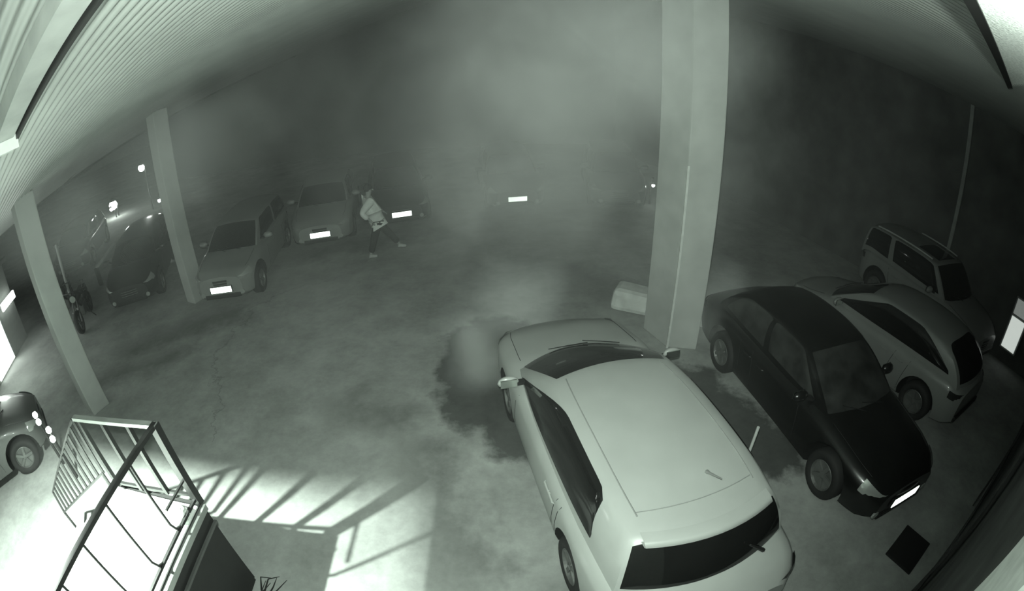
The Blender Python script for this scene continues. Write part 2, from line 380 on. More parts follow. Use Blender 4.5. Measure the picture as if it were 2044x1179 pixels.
    def patch(nm, fn, m, par, label=None, off=.007, nn=(18, 8)):
        a, b_ = nn; P = [[fn(i/a, j/b_) for j in range(b_+1)] for i in range(a+1)]
        cen = Vector(((xf1+xr1)/2, 0, zr-.45)); Q = []
        for i in range(a+1):
            row = []
            for j in range(b_+1):
                du = P[min(i+1, a)][j]-P[max(i-1, 0)][j]; dv = P[i][min(j+1, b_)]-P[i][max(j-1, 0)]; nrm = du.cross(dv)
                if nrm.length < 1e-9: nrm = P[i][j]-cen
                nrm.normalize()
                if nrm.dot(P[i][j]-cen) < 0: nrm = -nrm
                edge = i in (0, a) or j in (0, b_)
                row.append(P[i][j]+nrm*(.002 if edge else off))
            Q.append(row)
        o = MB().grid(Q).build(nm, m, par, smooth=True)
        if label: o['label'] = label
        return o
    rnd = lambda q: max(0, 1-abs(2*q-1)**6)**.5
    patch('windshield', lambda p, q: endp((-1+2*p)*.94, .06+.86*q+.05*(1-abs(2*p-1)**2)*(q-.3), 1), G, t)
    patch('rear_window', lambda p, q: endp((-1+2*p)*(.955 if hatch_detail else .88), rearw[0]+(rearw[1]-rearw[0])*(q*(.78+.22*rnd(p)) if not hatch_detail else q*(1-.16*abs(2*p-1)**3)), 0), G, t)
    wins = windows or [(.07, .47), (.52, .93)]
    for sd in (1, -1):
        for (u0, u1) in wins:
            def fn(p, q, u0=u0, u1=u1, sd=sd):
                k = rnd(p) if not hatch_detail else 1
                lo = .10+.03*p; hi = .90
                if arc: hi = .90*min(1, .25+3.2*min(p, 1-p)) if len(wins) == 1 else .9
                if hatch_detail:  # one long pane: pointed in front, rounded behind
                    hi = .10+.86*(1-max(0, 1-p/.34)**2)*(1 if p < .86 else math.sqrt(max(0, 1-((p-.86)/.14)**2))*.9+.1)
                    lo = .05+.10*p**2
                return side(u0+(u1-u0)*p, lo+(hi-lo)*q*(.9+.1*k), sd)
            patch('side_window', fn, G, t)
    if sunroof:
        patch('sunroof', lambda p, q: roofp(.06+.30*p, -.62+1.24*q), G, t, 'dark sunroof panel')
        for sd in (1, -1): MB().tube([roofp(u, sd*.93)+Vector((0, 0, .04)) for u in [.08+.84*i/10 for i in range(11)]], .018).build('roof_rail', mat('roof_rail', .5, .4), t)
    # ---- wheels
    for x in wx:
        for sd in (1, -1):
            wt = MB(); M = Matrix.Translation((x, sd*(W/2-.13), wheelr)) @ Matrix.Rotation(-sd*PI/2, 4, 'X'); a = wheelr
            wt.lathe([(a*.62, -.10), (a*.9, -.11), (a*.99, -.08), (a, 0), (a*.99, .08), (a*.9, .115), (a*.62, .10), (a*.60, .06)], 28, M)
            wo = wt.build('wheel', RUBBER, t, smooth=True)
            rm = MB(); rm.lathe([(a*.64, .095), (a*.60, .105), (a*.55, .07), (a*.16, .05), (a*.13, .085), (.001, .09)], 28, M)
            for k in range(5):
                q = M @ Matrix.Rotation(2*PI*k/5, 4, 'Z'); rm.box(q @ Vector((a*.36, 0, .075)), (a*.46, .05, .03), M=q.to_3x3())
            rm.build('rim', RIM, wo)
    # ---- mirrors
    mx = mirror_x if mirror_x is not None else xf0-.38
    for sd in (1, -1):
        c = Vector((mx, sd*(yside(mx, belt-.1)+.11), belt+.06)); bmq = bmesh.new(); bmesh.ops.create_icosphere(bmq, subdivisions=2, radius=1)
        for v_ in bmq.verts: v_.co = Vector((v_.co.x*.075*(1 if v_.co.x > 0 else .35), v_.co.y*.125, v_.co.z*.075))+c
        me = bpy.data.meshes.new('mirror'); bmq.to_mesh(me); bmq.free(); mo = link('mirror', me, body, t, True)
        MB().beam(c+Vector((.0, -sd*.05, -.02)), Vector((mx+.05, sd*(wv(.1)*1.05), belt-.0)), .07, .04).build('arm', BLACK, mo)
        MB().box(c+Vector((-.03, 0, 0)), (.012, .19, .10)).build('glass', CHROME, mo)
    # ---- seams and handles
    for x in (xf0-.35, (xf1+xr1)/2-.02, max(xr1+.35, wx[1]+.42)):
        for sd in (1, -1):
            MB().tube([(x-.10*((z-.3)/.6)**2, sd*(yside(x, z)+.001), z) for z in [.32+(belt-.42)*i/6 for i in range(7)]], .004, 5).build('door_seam', BLACK, t)
    for x in ((xf1+xr1)/2+.13, max(xr1+.5, wx[1]+.55)):
        for sd in (1, -1):
            y = sd*(yside(x, belt-.2)+.014); MB().tube([(x-.09, y-sd*.02, belt-.2), (x-.07, y, belt-.2), (x+.07, y, belt-.2), (x+.09, y-sd*.02, belt-.2)], .009, 6).build('door_handle', body, t)
    # ---- hood seam, grille, lights
    for sd in (1, -1): MB().tube([(x, sd*(.80*hw(x)), ztop(x)-.018) for x in [xf0+.12+(h-.3-xf0-.12)*i/8 for i in range(9)]], .004, 5).build('bonnet_seam', BLACK, t)
    if frontlights:
        for sd in (1, -1):
            P = []
            for i in range(7):
                row = []
                for j in range(5):
                    x = h-.035-.30*(i/6)**1.6; z = ztop(x)-.035-.15*(1-j/4); y = (.50+.43*(i/6)**.8)*hw(x)/max(hw(x), .1)*W/2
                    y = min(y, yside(x, min(z, ztop(x)-.05))+.006); row.append((x+.02, sd*y, z))
                P.append(row)
            lo = MB().grid(P).build('headlight', LENS, t, smooth=True)
            MB().tube([(h-.02, sd*.62*W/2, .36), (h+.005, sd*.62*W/2, .36)], .055, 12).build('fog_lamp', LENS, t)
        if grille:
            P = [[(h+.012-.04*abs(s)**2, s*.42*W/2*(.86+.14*q/1.0), nose-.24+.20*q) for q in (0, .25, .5, .75, 1)] for s in [-1+.2*i for i in range(11)]]
            gr = MB().grid(P).build('grille', BLACK, t)
            for k in range(3): MB().tube([(h+.02-.04*abs(s)**2, s*.40*W/2, nose-.20+.055*k) for s in (-1, -.5, 0, .5, 1)], .006, 5).build('slat', mat('grille_slat', .2, .4), gr)
        MB().box((h-.01, 0, .30), (.05, .9, .10)).build('lower_intake', BLACK, t, bevel=.02)
    for sd in (1, -1):
        z0 = deck-.28; P = []
        for i in range(6):
            x = -h+.03+.22*(i/5)**1.5; P.append([(x-.012, sd*(min((.60+.38*(i/5)**.7)*W/2, yside(x, z0+.12*j/3)+.008)), z0+.12*j/3+.03*(i/5)) for j in range(4)])
        MB().grid(P).build('tail_light', TAIL, t, smooth=True)
    if plate in ('front', 'both'):
        MB().box((h+.03, 0, .46), (.02, .52, .13)).build('number_plate', RETRO, t, bevel=.004)['label'] = 'bright reflective number plate'
        MB().box((h+.01, 0, .46), (.04, .56, .15)).build('plate_holder', BLACK, t)
    MB().box((-h-.005, 0, .42), (.06, 1.1, .10)).build('bumper_strip', BLACK, t, bevel=.02)
    for y0, y1 in ((.42, -.12), (-.1, -.55)):
        a = endp(y0/.8*.9, .05, 1)+Vector((.03, 0, .02)); c = endp(y1/.8*.9, .14, 1)+Vector((.02, 0, .02)); MB().tube([a, (a+c)/2+Vector((.0, 0, .004)), c], .006, 5).build('front_wiper', BLACK, t)
    fns = dict(side=side, endp=endp, roofp=roofp, yside=yside, ztop=ztop, hw=hw, t=t, h=h, belt=belt)
    return fns

# ---- white hatchback in front, seen from its rear
wp_ = paint('white_paint', .42)
c = make_car('white_hatchback', 'large white hatchback parked in the centre, seen from above and behind', (1.10, 3.91, 0), R(102), L=4.92, W=1.94, H=1.46, hood=.97, belt=.98,
             xf0=1.14, xf1=.24, xr0=-1.99, xr1=-1.74, rbul=.20, fbul=.36, w0=.735, w1=.575, body=wp_, windows=[(.05, .83)], hatch_detail=True, plate=None, wx=(1.33, -1.30), crown=.045, slope_belt=.02, rearw=(.10, .90))
t = c['t']
for sd in (1, -1): MB().tube([c['roofp'](u, sd*.83)+Vector((0, 0, .001)) for u in [.02+.9*i/12 for i in range(13)]], .007, 5).build('roof_seam', mat('seam_grey', .28, .6), t)
MB().tube([c['roofp'](.90, s) for s in [-.82+1.64*i/8 for i in range(9)]], .005, 5).build('roof_seam', mat('seam_grey', .28, .6), t)
a = c['roofp'](.80, -.25)
MB().tube([a, a+Vector((-.03, 0, .02)), a+Vector((-.20, 0, .12))], [.022, .012, .006], 8).build('antenna', mat('antenna', .25, .5), t)
a = c['endp'](-.62, .06, 0)+Vector((-.03, 0, .03)); e = c['endp'](-.40, .34, 0)+Vector((-.035, 0, .03))
MB().tube([a, (a+e)/2, e], [.022, .014, .01], 6).build('rear_wiper', BLACK, t)
P = [[c['endp'](s, .93, 0)+Vector((dx, 0, dz)) for dx, dz in ((.02, .04), (-.07, .035), (-.12, .01), (-.10, -.012), (.0, -.02))] for s in [-.9+1.8*i/10 for i in range(11)]]
MB().grid(P).build('spoiler', wp_, t, smooth=True)
MB().tube([(-2.12+.16*abs(s)**3, s*.86, .60) for s in [-1+.2*i for i in range(11)]], .05, 10).build('rear_bumper_lip', mat('bumper_grey', .35, .5), t, smooth=True)
MB().tube([(-2.17+.18*abs(s)**3, s*.84, .42) for s in [-1+.2*i for i in range(11)]], .07, 10).build('rear_bumper', wp_, t, smooth=True)
# ---- dark saloon facing the right wall
dk = mat('black_car_paint', .008, .3, 0, .2, 3, coat=.2)
c = make_car('dark_saloon', 'black saloon with its bonnet toward the camera, right of the white hatchback', (4.14, 4.62, 0), R(-81), L=4.55, W=1.66, H=1.43, hood=.92, deck=.98, belt=.95,
             xf0=1.02, xf1=.25, xr0=-1.75, xr1=-1.15, body=dk, plate='front', wx=(1.40, -1.32), wheelr=.33, glassm=mat('dusty_glass', .035, .3, 0, .5, 4))
# ---- white saloon
ws = paint('pale_paint', .23)
make_car('white_saloon', 'white saloon with arched side windows, between the black saloon and the off-roader', (6.42, 5.52, 0), R(106), L=4.2, W=1.58, H=1.47, hood=.90, deck=1.0, belt=.97,
         xf0=1.1, xf1=.20, xr0=-1.95, xr1=-1.30, body=ws, plate=None, windows=[(.045, .93)], arc=True, w1=.60)
# ---- small SUV
make_car('white_off_roader', 'small white off-roader with sunroof and roof rails, farthest right', (9.0, 6.75, 0), R(-82), L=3.85, W=1.70, H=1.62, hood=1.0, deck=1.05, belt=1.03,
         xf0=.85, xf1=.32, xr0=-1.88, xr1=-1.75, body=ws, plate=None, windows=[(.05, .60), (.66, .97)], sunroof=True, w0=.74, w1=.64, wx=(1.2, -1.15), wheelr=.35)
# ---- row at the back and left
sv = paint('silver_paint', .22); dg = mat('dark_car_paint', .03, .3, 0, .2, 3, coat=.4)
def front_car(name, label, px, py, hd, **k):
    L = k.get('L', 4.2); a = R(hd); o = L/2+.04
    return make_car(name, label, (px-math.cos(a)*o, py-math.sin(a)*o, 0), a, **k)
front_car('silver_hatchback', 'silver hatchback with lit-up plate, just right of the slim pillar', -6.12, 8.22, -80, L=4.0, W=1.62, H=1.45, nose=.70, hood=.95, body=sv, plate='front', xf0=.95, xf1=.25)
front_car('silver_saloon', 'silver saloon nosing out of the smoke, left of the walking man', -4.73, 11.1, -77, L=4.4, W=1.72, H=1.42, body=paint('grey_paint', .24), plate='front', xr0=-1.75, xr1=-1.2, deck=.98)
front_car('dark_car', 'dark car with bright number plate, just right of the walking man', -2.82, 12.3, -75, L=4.2, W=1.7, H=1.45, body=dg, plate='front')
front_car('dark_car', 'dark car deepest in the smoke with the rightmost bright number plate', .24, 13.22, -83, L=4.3, W=1.75, H=1.45, body=dg, plate='front')
front_car('dark_car', 'dark car without plate in thick smoke, left of the tall pillar', 3.1, 13.2, -95, L=4.3, W=1.75, H=1.45, body=mat('dusky_paint', .06, .4), plate=None)
front_car('dark_car', 'black car just left of the slim pillar, its bonnet toward the camera', -9.05, 8.15, -62, L=4.2, W=1.65, H=1.42, body=dg, plate=None)
front_car('dark_car', 'black car farthest left, behind the motorcycles', -14.6, 10.6, -58, L=4.2, W=1.7, H=1.42, body=dg, plate=None)
c = make_car('grey_car', 'grey car cut by the left edge below the bright doorway', (-9.25, 2.1, 0), R(58), L=4.0, W=1.6, H=1.42, body=paint('mid_grey_paint', .10), plate=None)

# ================================================================== MOTORCYCLES
def motorcycle(loc, rz, label):
    t = thing('motorcycle', loc, rz, label, 'motorcycle', None)
    for x in (-.68, .68):
        M = Matrix.Translation((x, 0, .3)) @ Matrix.Rotation(PI/2, 4, 'X'); mb = MB()
        mb.lathe([(.22, -.05), (.28, -.055), (.30, 0), (.28, .055), (.22, .05), (.22, -.05)], 24, M)
        for k in range(6):
            q = M @ Matrix.Rotation(PI*k/3, 4, 'Z'); mb.box(q @ Vector((.11, 0, 0)), (.23, .012, .012), M=q.to_3x3())
        mb.build('wheel', RUBBER, t, smooth=False)
    for y in (1, -1):
        MB().tube([(-.68, .07*y, .3), (-.25, .1*y, .42), (.25, .08*y, .55), (.42, 0, .8)], .025).build('frame_tube', STEEL, t)
        MB().tube([(.68, .09*y, .3), (.42, .06*y, .92)], .025).build('fork_leg', STEEL, t)
    MB().box((.02, 0, .42), (.42, .24, .30)).build('engine', mat('engine', .2, .4, .6), t, bevel=.04)
    MB().tube([(-.02, 0, .78), (.12, 0, .80), (.34, 0, .78)], [.08, .14, .09], 12).build('tank', dg, t, smooth=True)
    MB().box((-.38, 0, .76), (.62, .24, .09)).build('seat', BLACK, t, bevel=.03)
    MB().tube([(.28, -.36, .98), (.42, -.16, 1.0), (.42, .16, 1.0), (.28, .36, .98)], .014).build('handlebar', STEEL, t)
    MB().tube([(.48, 0, .88), (.58, 0, .87)], .09, 14).build('headlight', CHROME, t)
    MB().tube([(.1, -.14, .3), (-.4, -.17, .28), (-.85, -.18, .36)], .04).build('exhaust', mat('engine', .2, .4, .6), t)
    MB().tube([(-.55, 0, .72), (-.85, 0, .66), (-.98, 0, .52)], [.07, .06, .03], 8).build('rear_mudguard', BLACK, t)
    for y in (-.3, .3): mo = MB().tube([(.29, y*1.1-.05, 1.15), (.29, y*1.1+.05, 1.15)], .035, 8).build('mirror', BLACK, t); MB().tube([(.33, y, .98), (.30, y*1.1, 1.14)], .008).build('stalk', STEEL, mo)
    MB().tube([(-.1, .1, .3), (-.15, .28, .02)], .014).build('kickstand', STEEL, t)
motorcycle((-10.75, 7.75, 0), R(-55), 'dark motorcycle parked nearest the left pillar')
motorcycle((-11.9, 8.1, 0), R(-50), 'second dark motorcycle, left of and behind the first')

# ================================================================== POLES, LAMPS, GLINTS
def post(loc, top, r, m, label, h=None):
    t = thing('marker_post', loc, 0, label, 'post'); MB().tube([(0, 0, 0), top], r, 10).build('rod', m, t)
    MB().lathe([(.001, .03), (r*2.2, .03), (r*2.6, 0)], 14).build('foot', m, t); return t
PALE = mat('pale_post_paint', .6, .6)
post((2.56, 3.42, 0), (0, 0, 1.02), .018, PALE, 'thin white marker post between the white hatchback and the black saloon')

post((-11.9, 8.25, 0), (.12, .02, 2.0), .045, mat('dull_post_paint', .35, .6), 'upright pale pole by the motorcycles at the left')
GLOW = mat('lamp_and_glint_glow', .9, .5, emit=30); GLOW2 = mat('small_lamp_glow', .9, .5, emit=10)
def ray(px, py, dist):
    x = px-1022; y = 589.5-py; Rr = math.hypot(x, y); th = 2*math.asin(Rr/2000)
    d = rt2*(math.sin(th)*x/Rr)+up2*(math.sin(th)*y/Rr)+fw*math.cos(th); return Vector((0, 0, CAMH))+d*dist
def street(px, py, dist, r, label):  # street lamps, and glints on cars made as glowing heads
    p = ray(px, py, dist); z = max(p.z, .5)
    t = thing('lamp_or_glint', (p.x, p.y, 0), 0, label, 'lamp')
    MB().tube([(0, .25, 0), (0, .25, z+.1), (0, .05, z+.22)], .035).build('pole', STEEL, t)
    MB().lathe([(.001, z+r), (r*.7, z+r*.7), (r, z), (r*.7, z-r*.7), (.001, z-r)], 12).build('glow_head', GLOW, t, smooth=True)
    MB().lathe([(.02, z+r*1.6), (r*1.3, z+r*.9), (r*1.25, z+r*.8), (.02, z+r*1.3)], 12).build('shade', STEEL, t)
    return t
a_, b_ = ray(228, 484, 16.6), ray(192, 535, 16.2)
t = thing('barrier_boom', (b_.x, b_.y, 0), 0, 'slanting pale barrier arm on a dark stand among the dark cars at far left', 'barrier')
MB().box((0, 0, b_.z/2), (.12, .12, b_.z)).build('stand', BLACK, t)
MB().beam((0, 0, b_.z), a_-Vector((b_.x, b_.y, 0)), .05, .09).build('arm', mat('dull_post_paint', .35, .6), t)
street(282, 335, 24, .17, 'street lamp glowing above the slim pillar, highest on the left')
street(226, 409, 26, .24, 'brightest street lamp, left of and below the highest one')
street(231, 453, 26, .10, 'small street lamp just under the brightest one')
street(165, 474, 24, .15, 'street lamp farthest left above the dark cars')
street(552, 262, 30, .10, 'faint lone street lamp high in the smoke, right of the others')
street(328, 491, 15.5, .07, 'small glowing bead for a car reflection, close left of the slim pillar')  # reflection on a car, made as a glowing bead on an added pole
street(290, 503, 15.5, .05, 'tiny glowing bead for a car reflection, below the others, left of the slim pillar')  # another car reflection given its own glow
street(318, 400, 19, .07, 'small glowing bead for a car roof reflection, at the shoulder of the slim pillar')  # car roof reflection, made as a glowing bead
street(1304, 370, 15, .05, 'tiny glowing bead for a car glint, at the left edge of the tall pillar')  # glint on a far car, made as a glowing bead
for i, (px, py) in enumerate(((70, 828), (77, 842), (97, 858), (105, 876))):
    p = ray(px, py, 8.7 if i < 2 else 8.2)
    t = thing('bollard_light', (p.x, p.y, 0), 0, ['round white lamp of the low row by the stairs, farthest from the railing', 'second round lamp of the low row, counted from the far end', 'third round lamp of the low row, counted from the far end',
              'round white lamp of the low row nearest the stair railing'][i], 'lamp', 'round lamps in a low row')
    MB().tube([(0, 0, 0), (0, 0, p.z)], .025).build('stem', STEEL, t)
    MB().lathe([(.001, p.z+.055), (.04, p.z+.04), (.055, p.z), (.04, p.z-.04), (.001, p.z-.055)], 12).build('globe', GLOW2, t, smooth=True)
# dark floor drain / mat near the wall
tag(MB().box((0, 0, .02), (.62, .46, .04)).build('floor_mat', mat('mat_black', .01, .9), bevel=.01, loc=(4.55, 1.82, 0), rz=R(25)), 'black square mat on the floor by the black saloon bumper', 'mat')

# ================================================================== STAIR LANDING AND RAILING
ZP = 1.3
DSTEEL = mat('landing_dark', .02, .7)
ld = thing('stair_landing', (-3.4, 1.0, 0), 0, 'raised landing with dark skirt and bright floor at the bottom left', 'landing')
MB().box((-.03, -.03, ZP-.06), (1.14, 2.46, .12)).build('slab', WHITE, ld)
MB().box((.575, -.03, ZP/2), (.04, 2.5, ZP)).build('side_panel', DSTEEL, ld)
MB().box((-.03, 1.235, ZP/2), (1.2, .04, ZP)).build('side_panel', DSTEEL, ld)
MB().box((.60, -.03, ZP-.03), (.05, 2.54, .07)).build('edge_angle', mat('edge_steel', .3, .3, .7), ld)['label'] = 'shiny edge strip'
MB().box((.62, -.03, ZP-.24), (.03, 2.54, .03)).build('edge_angle', mat('edge_dull', .08, .5), ld)
# scrubby dark clutter heap under the landing edge
# stairs going down to the left
st = thing('stair_flight', (-4.0, 1.2, 0), 0, 'bright steps going down to the left from the landing', 'stairs')
for k in range(7):
    z = ZP-(k+1)*ZP/8
    MB().box((-.13-.27*k, 0, z/2), (.27, 1.5, z)).build('step', WHITE, st)
# railings
def railpost(t, x, y, z0, z1, wd=.035): return MB().box((x, y, (z0+z1)/2), (wd, wd, z1-z0)).build('baluster', STEEL, t)
r1 = thing('landing_railing', (0, 0, 0), 0, 'dark steel railing around the landing with top rail and widely spaced balusters', 'railing')
MB().beam((-2.86, 2.27, 2.24), (-2.90, -.25, 2.24), .05, .04).build('top_rail', STEEL, r1)
MB().beam((-2.83, 2.25, 2.24), (-3.97, 2.16, 2.24), .06, .035).build('top_rail', mat('polished_rail', .5, .25, .6), r1)
MB().beam((-2.86, 2.25, 1.37), (-2.90, -.25, 1.37), .03, .03).build('bottom_rail', STEEL, r1)
MB().beam((-2.86, 2.25, 1.40), (-3.97, 2.18, 1.40), .03, .03).build('bottom_rail', STEEL, r1)
MB().box((-2.86, 2.25, 1.77), (.075, .075, .96)).build('corner_post', STEEL, r1)
for y in (1.80, 1.38, .98, .60, .22, -.16): 
    o = MB(); x = -2.86-.016*(2.25-y)
    o.tube([(x, y, 2.24), (x, y, 1.50), (x, y+.03, 1.41), (x, y+.10, 1.37)], .014, 8); o.build('baluster', STEEL, r1)
MB().beam((-2.87, 1.86, 1.62), (-2.86, 2.23, 1.62), .02, .02).build('short_bar', STEEL, r1)
for x in (-3.20, -3.55, -3.90): MB().box((x, 2.25-.08*(-2.85-x), 1.81), (.045, .045, .86)).build('baluster', STEEL, r1)
r2 = thing('stair_railing', (0, 0, 0), 0, 'descending stair railing of closely spaced slats left of the landing', 'railing')
A0, A1 = Vector((-4.02, 2.16, 2.22)), Vector((-5.62, 2.07, .90)); B0, B1 = Vector((-4.0, 2.14, 1.56)), Vector((-5.62, 2.02, .58))
MB().beam(A0, A1, .03, .02).build('top_rail', STEEL, r2); MB().beam(B0, B1, .03, .02).build('bottom_rail', STEEL, r2)
for k in range(13):
    f = k/12; MB().beam(A0.lerp(A1, f), B0.lerp(B1, f), .05, .012, upv=(0, 1, 0)).build('baluster', STEEL, r2)
for f in (.02, 1):
    p = B0.lerp(B1, f); MB().tube([(p.x, p.y, 0), p], .02).build('support', STEEL, r2)
bg = thing('plastic_bag', (-3.0, 2.02, ZP), 0, 'small crumpled white bag on the landing corner inside the railing', 'bag')
bmq = bmesh.new(); bmesh.ops.create_icosphere(bmq, subdivisions=3, radius=.11)
for v in bmq.verts: v.co *= 1+.25*math.sin(v.co.x*60+v.co.y*45)*math.cos(v.co.z*50); v.co.z = max(v.co.z*.6+.06, 0); v.co.x *= 1.2
me = bpy.data.meshes.new('bag'); bmq.to_mesh(me); bmq.free(); link('sack', me, WHITE, bg, True)
MB().tube([(.05, .02, .11), (.09, .04, .16), (.14, .02, .14)], [.02, .015, .02], 6).build('knot', WHITE, bg, smooth=True)
fx = thing('floodlight', (-4.42, .74, 4.0), 0, 'floodlight above the landing, outside the frame', 'lamp')
MB().lathe([(.16, .0), (.17, .06), (.06, .12), (.001, .12)], 16).build('housing', STEEL, fx)
MB().box((-.05, .405, -.25), (1.0, .02, .62)).build('beam_cut_plate', BLACK, fx)  # added plate out of view, cuts the beam at the railing shadow
MB().box((.475, -.1, -.25), (.02, .98, .62)).build('beam_cut_plate', BLACK, fx)  # second added plate, cuts the beam on the right side
MB().tube([(0, 0, .12), (0, 0, zc(-4.42, .74)-4.0-.03)], .02).build('stem', STEEL, fx)
# brushwood lying at the foot of the landing
br = thing('dry_branches', (-2.72, 1.75, 0), 0, 'dark tuft of dry twigs on the floor at the foot of the landing', 'branches')
random.seed(9)
for k in range(22):
    a = random.uniform(-.6, 2.2); l = random.uniform(.15, .38); x = random.uniform(-.05, .25); y = random.uniform(-.35, .35)
    MB().tube([(x, y, .01), (x+math.cos(a)*l*.5, y+math.sin(a)*l*.5, random.uniform(.05, .18)), (x+math.cos(a)*l, y+math.sin(a)*l, random.uniform(.02, .22))], [.012, .008, .003], 5).build('twig', BLACK, br)

# ================================================================== WALKING MAN
def skin(name, verts, edges, rad, m, parent, sub=2):
    me = bpy.data.meshes.new(name); me.from_pydata(verts, edges, []); o = bpy.data.objects.new(name, me); COL.objects.link(o)
    md = o.modifiers.new('skin', 'SKIN'); md.use_smooth_shade = True
    sv_ = me.skin_vertices[0].data
    for i, r_ in enumerate(rad): sv_[i].radius = r_ if isinstance(r_, tuple) else (r_, r_)
    sv_[0].use_root = True
    ss = o.modifiers.new('sub', 'SUBSURF'); ss.levels = sub; ss.render_levels = sub
    bpy.context.view_layer.update(); apply_mods(o); o.parent = parent; o.data.materials.clear(); o.data.materials.append(m)
    for p in o.data.polygons: p.use_smooth = True
    return o
man = thing('person', (-3.08, 10.72, 0), R(24), 'person striding right in pale shirt and dark trousers before the parked cars', 'person')
SK = mat('skin', .28, .6); SH = mat('pale_shirt', .62, .9, bump=.2); TR = mat('dark_trousers', .02, .9); HR = mat('dark_hair', .015, .8); SHOE = mat('light_shoe', .42, .7)
J = dict(pel=(-.02, 0, .93), sp=(-.06, 0, 1.12), ch=(-.10, 0, 1.32), nk=(-.12, 0, 1.47), hd0=(-.11, 0, 1.55), hd1=(-.09, 0, 1.64), hd2=(-.09, 0, 1.71),
         shL=(-.16, .18, 1.40), shR=(-.12, -.19, 1.40), elL=(-.02, .28, 1.14), wrL=(.17, .24, 1.02), elR=(-.36, -.26, 1.18), wrR=(-.20, -.28, 1.00),
         hpL=(-.02, .10, .88), hpR=(0, -.10, .88), knL=(.26, .10, .50), anL=(.50, .09, .14), toL=(.66, .08, .07), knR=(-.13, -.09, .48), anR=(-.26, -.09, .09), toR=(-.10, -.10, .035))
vn = list(J); vi = {k: i for i, k in enumerate(vn)}; verts = [J[k] for k in vn]
rad = dict(pel=.10, sp=.11, ch=(.14, .12), nk=.055, hd0=.068, hd1=.088, hd2=.065, shL=.058, shR=.058, elL=.04, elR=.04, wrL=.026, wrR=.026, hpL=.065, hpR=.065, knL=.045, knR=.045, anL=.036, anR=.036, toL=.03, toR=.03)
E_ = [('pel', 'sp'), ('sp', 'ch'), ('ch', 'nk'), ('nk', 'hd0'), ('hd0', 'hd1'), ('hd1', 'hd2'), ('ch', 'shL'), ('ch', 'shR'), ('shL', 'elL'), ('elL', 'wrL'), ('shR', 'elR'), ('elR', 'wrR'), ('pel', 'hpL'), ('pel', 'hpR'),
      ('hpL', 'knL'), ('knL', 'anL'), ('anL', 'toL'), ('hpR', 'knR'), ('knR', 'anR'), ('anR', 'toR')]
edges = [(vi[a], vi[c]) for a, c in E_]; rads = [rad[k] for k in vn]
for sd, wr, el in (('L', 'wrL', 'elL'), ('R', 'wrR', 'elR')):
    W_, Ee = Vector(J[wr]), Vector(J[el]); d = (W_-Ee).normalized(); lat = Vector((0, 1 if sd == 'L' else -1, 0)); lat = (lat-d*lat.dot(d)).normalized(); cu = Vector((0, 0, -1))
    palm = W_+d*.06; verts.append(tuple(palm)); rads.append(.026); pi_ = len(verts)-1; edges.append((vi[wr], pi_))
    for k, ln in enumerate((.075, .085, .08, .065)):
        b0 = palm+d*.03+lat*(k-1.5)*.02; b1 = b0+d*ln*.5+cu*.008; b2 = b1+d*ln*.4+cu*.022
        i0 = len(verts); verts += [tuple(b0), tuple(b1), tuple(b2)]; rads += [.010, .009, .007]; edges += [(pi_, i0), (i0, i0+1), (i0+1, i0+2)]
    b0 = palm-d*.01-lat*.035+cu*.01; b1 = b0+d*.04-lat*.02; i0 = len(verts); verts += [tuple(b0), tuple(b1)]; rads += [.011, .008]; edges += [(pi_, i0), (i0, i0+1)]
skin('body', verts, edges, rads, SK, man)
def sub(keys, ed, rr, nm, m, extra=None):
    vv = [J[k] for k in keys]; ix = {k: i for i, k in enumerate(keys)}; return skin(nm, vv, [(ix[a], ix[c]) for a, c in ed], rr, m, man)
J['elL2'] = tuple(Vector(J['elL'])*.15+Vector(J['wrL'])*.85); J['elR2'] = tuple(Vector(J['elR'])*.15+Vector(J['wrR'])*.85); J['nk2'] = (-.13, 0, 1.45); J['hem'] = (0, 0, .88); J['hipc'] = (.0, 0, .85)
sub(['pel', 'hem', 'sp', 'ch', 'nk2', 'shL', 'elL', 'elL2', 'shR', 'elR', 'elR2'], [('pel', 'hem'), ('pel', 'sp'), ('sp', 'ch'), ('ch', 'nk2'), ('ch', 'shL'), ('shL', 'elL'), ('elL', 'elL2'), ('ch', 'shR'), ('shR', 'elR'), ('elR', 'elR2')],
    [.195, .185, .19, (.21, .18), .085, .11, .082, .066, .11, .082, .066], 'shirt', SH)
J['cuL'] = tuple(Vector(J['anL'])+Vector((-.03, 0, .05))); J['cuR'] = tuple(Vector(J['anR'])+Vector((.02, 0, .04)))
J['hpL'] = (.01, .09, .80); J['hpR'] = (0, -.09, .80)
sub(['hipc', 'hpL', 'knL', 'cuL', 'hpR', 'knR', 'cuR'], [('hipc', 'hpL'), ('hpL', 'knL'), ('knL', 'cuL'), ('hipc', 'hpR'), ('hpR', 'knR'), ('knR', 'cuR')], [.14, .115, .095, .075, .115, .095, .075], 'trousers', TR)
for s_, a_, t_ in (('L', J['anL'], J['toL']), ('R', J['anR'], J['toR'])):
    a_ = Vector(a_); t_ = Vector(t_); hl = a_+(a_-t_).normalized()*.05+Vector((0, 0, -.035))
    skin('shoe', [tuple(a_+Vector((0, 0, -.03))), tuple(hl), tuple((a_+t_)/2+Vector((0, 0, -.015))), tuple(t_)], [(0, 1), (0, 2), (2, 3)], [.05, .042, .045, .036], SHOE, man)
bmq = bmesh.new(); bmesh.ops.create_uvsphere(bmq, u_segments=16, v_segments=10, radius=.105)
for v in bmq.verts: v.co.z = max(v.co.z, -.02 if v.co.x > .0 else -.07)
for v in bmq.verts: v.co += Vector((-.10, 0, 1.675)) - Vector((.015, 0, 0))
me = bpy.data.meshes.new('hair'); bmq.to_mesh(me); bmq.free(); link('hair', me, HR, man, True)
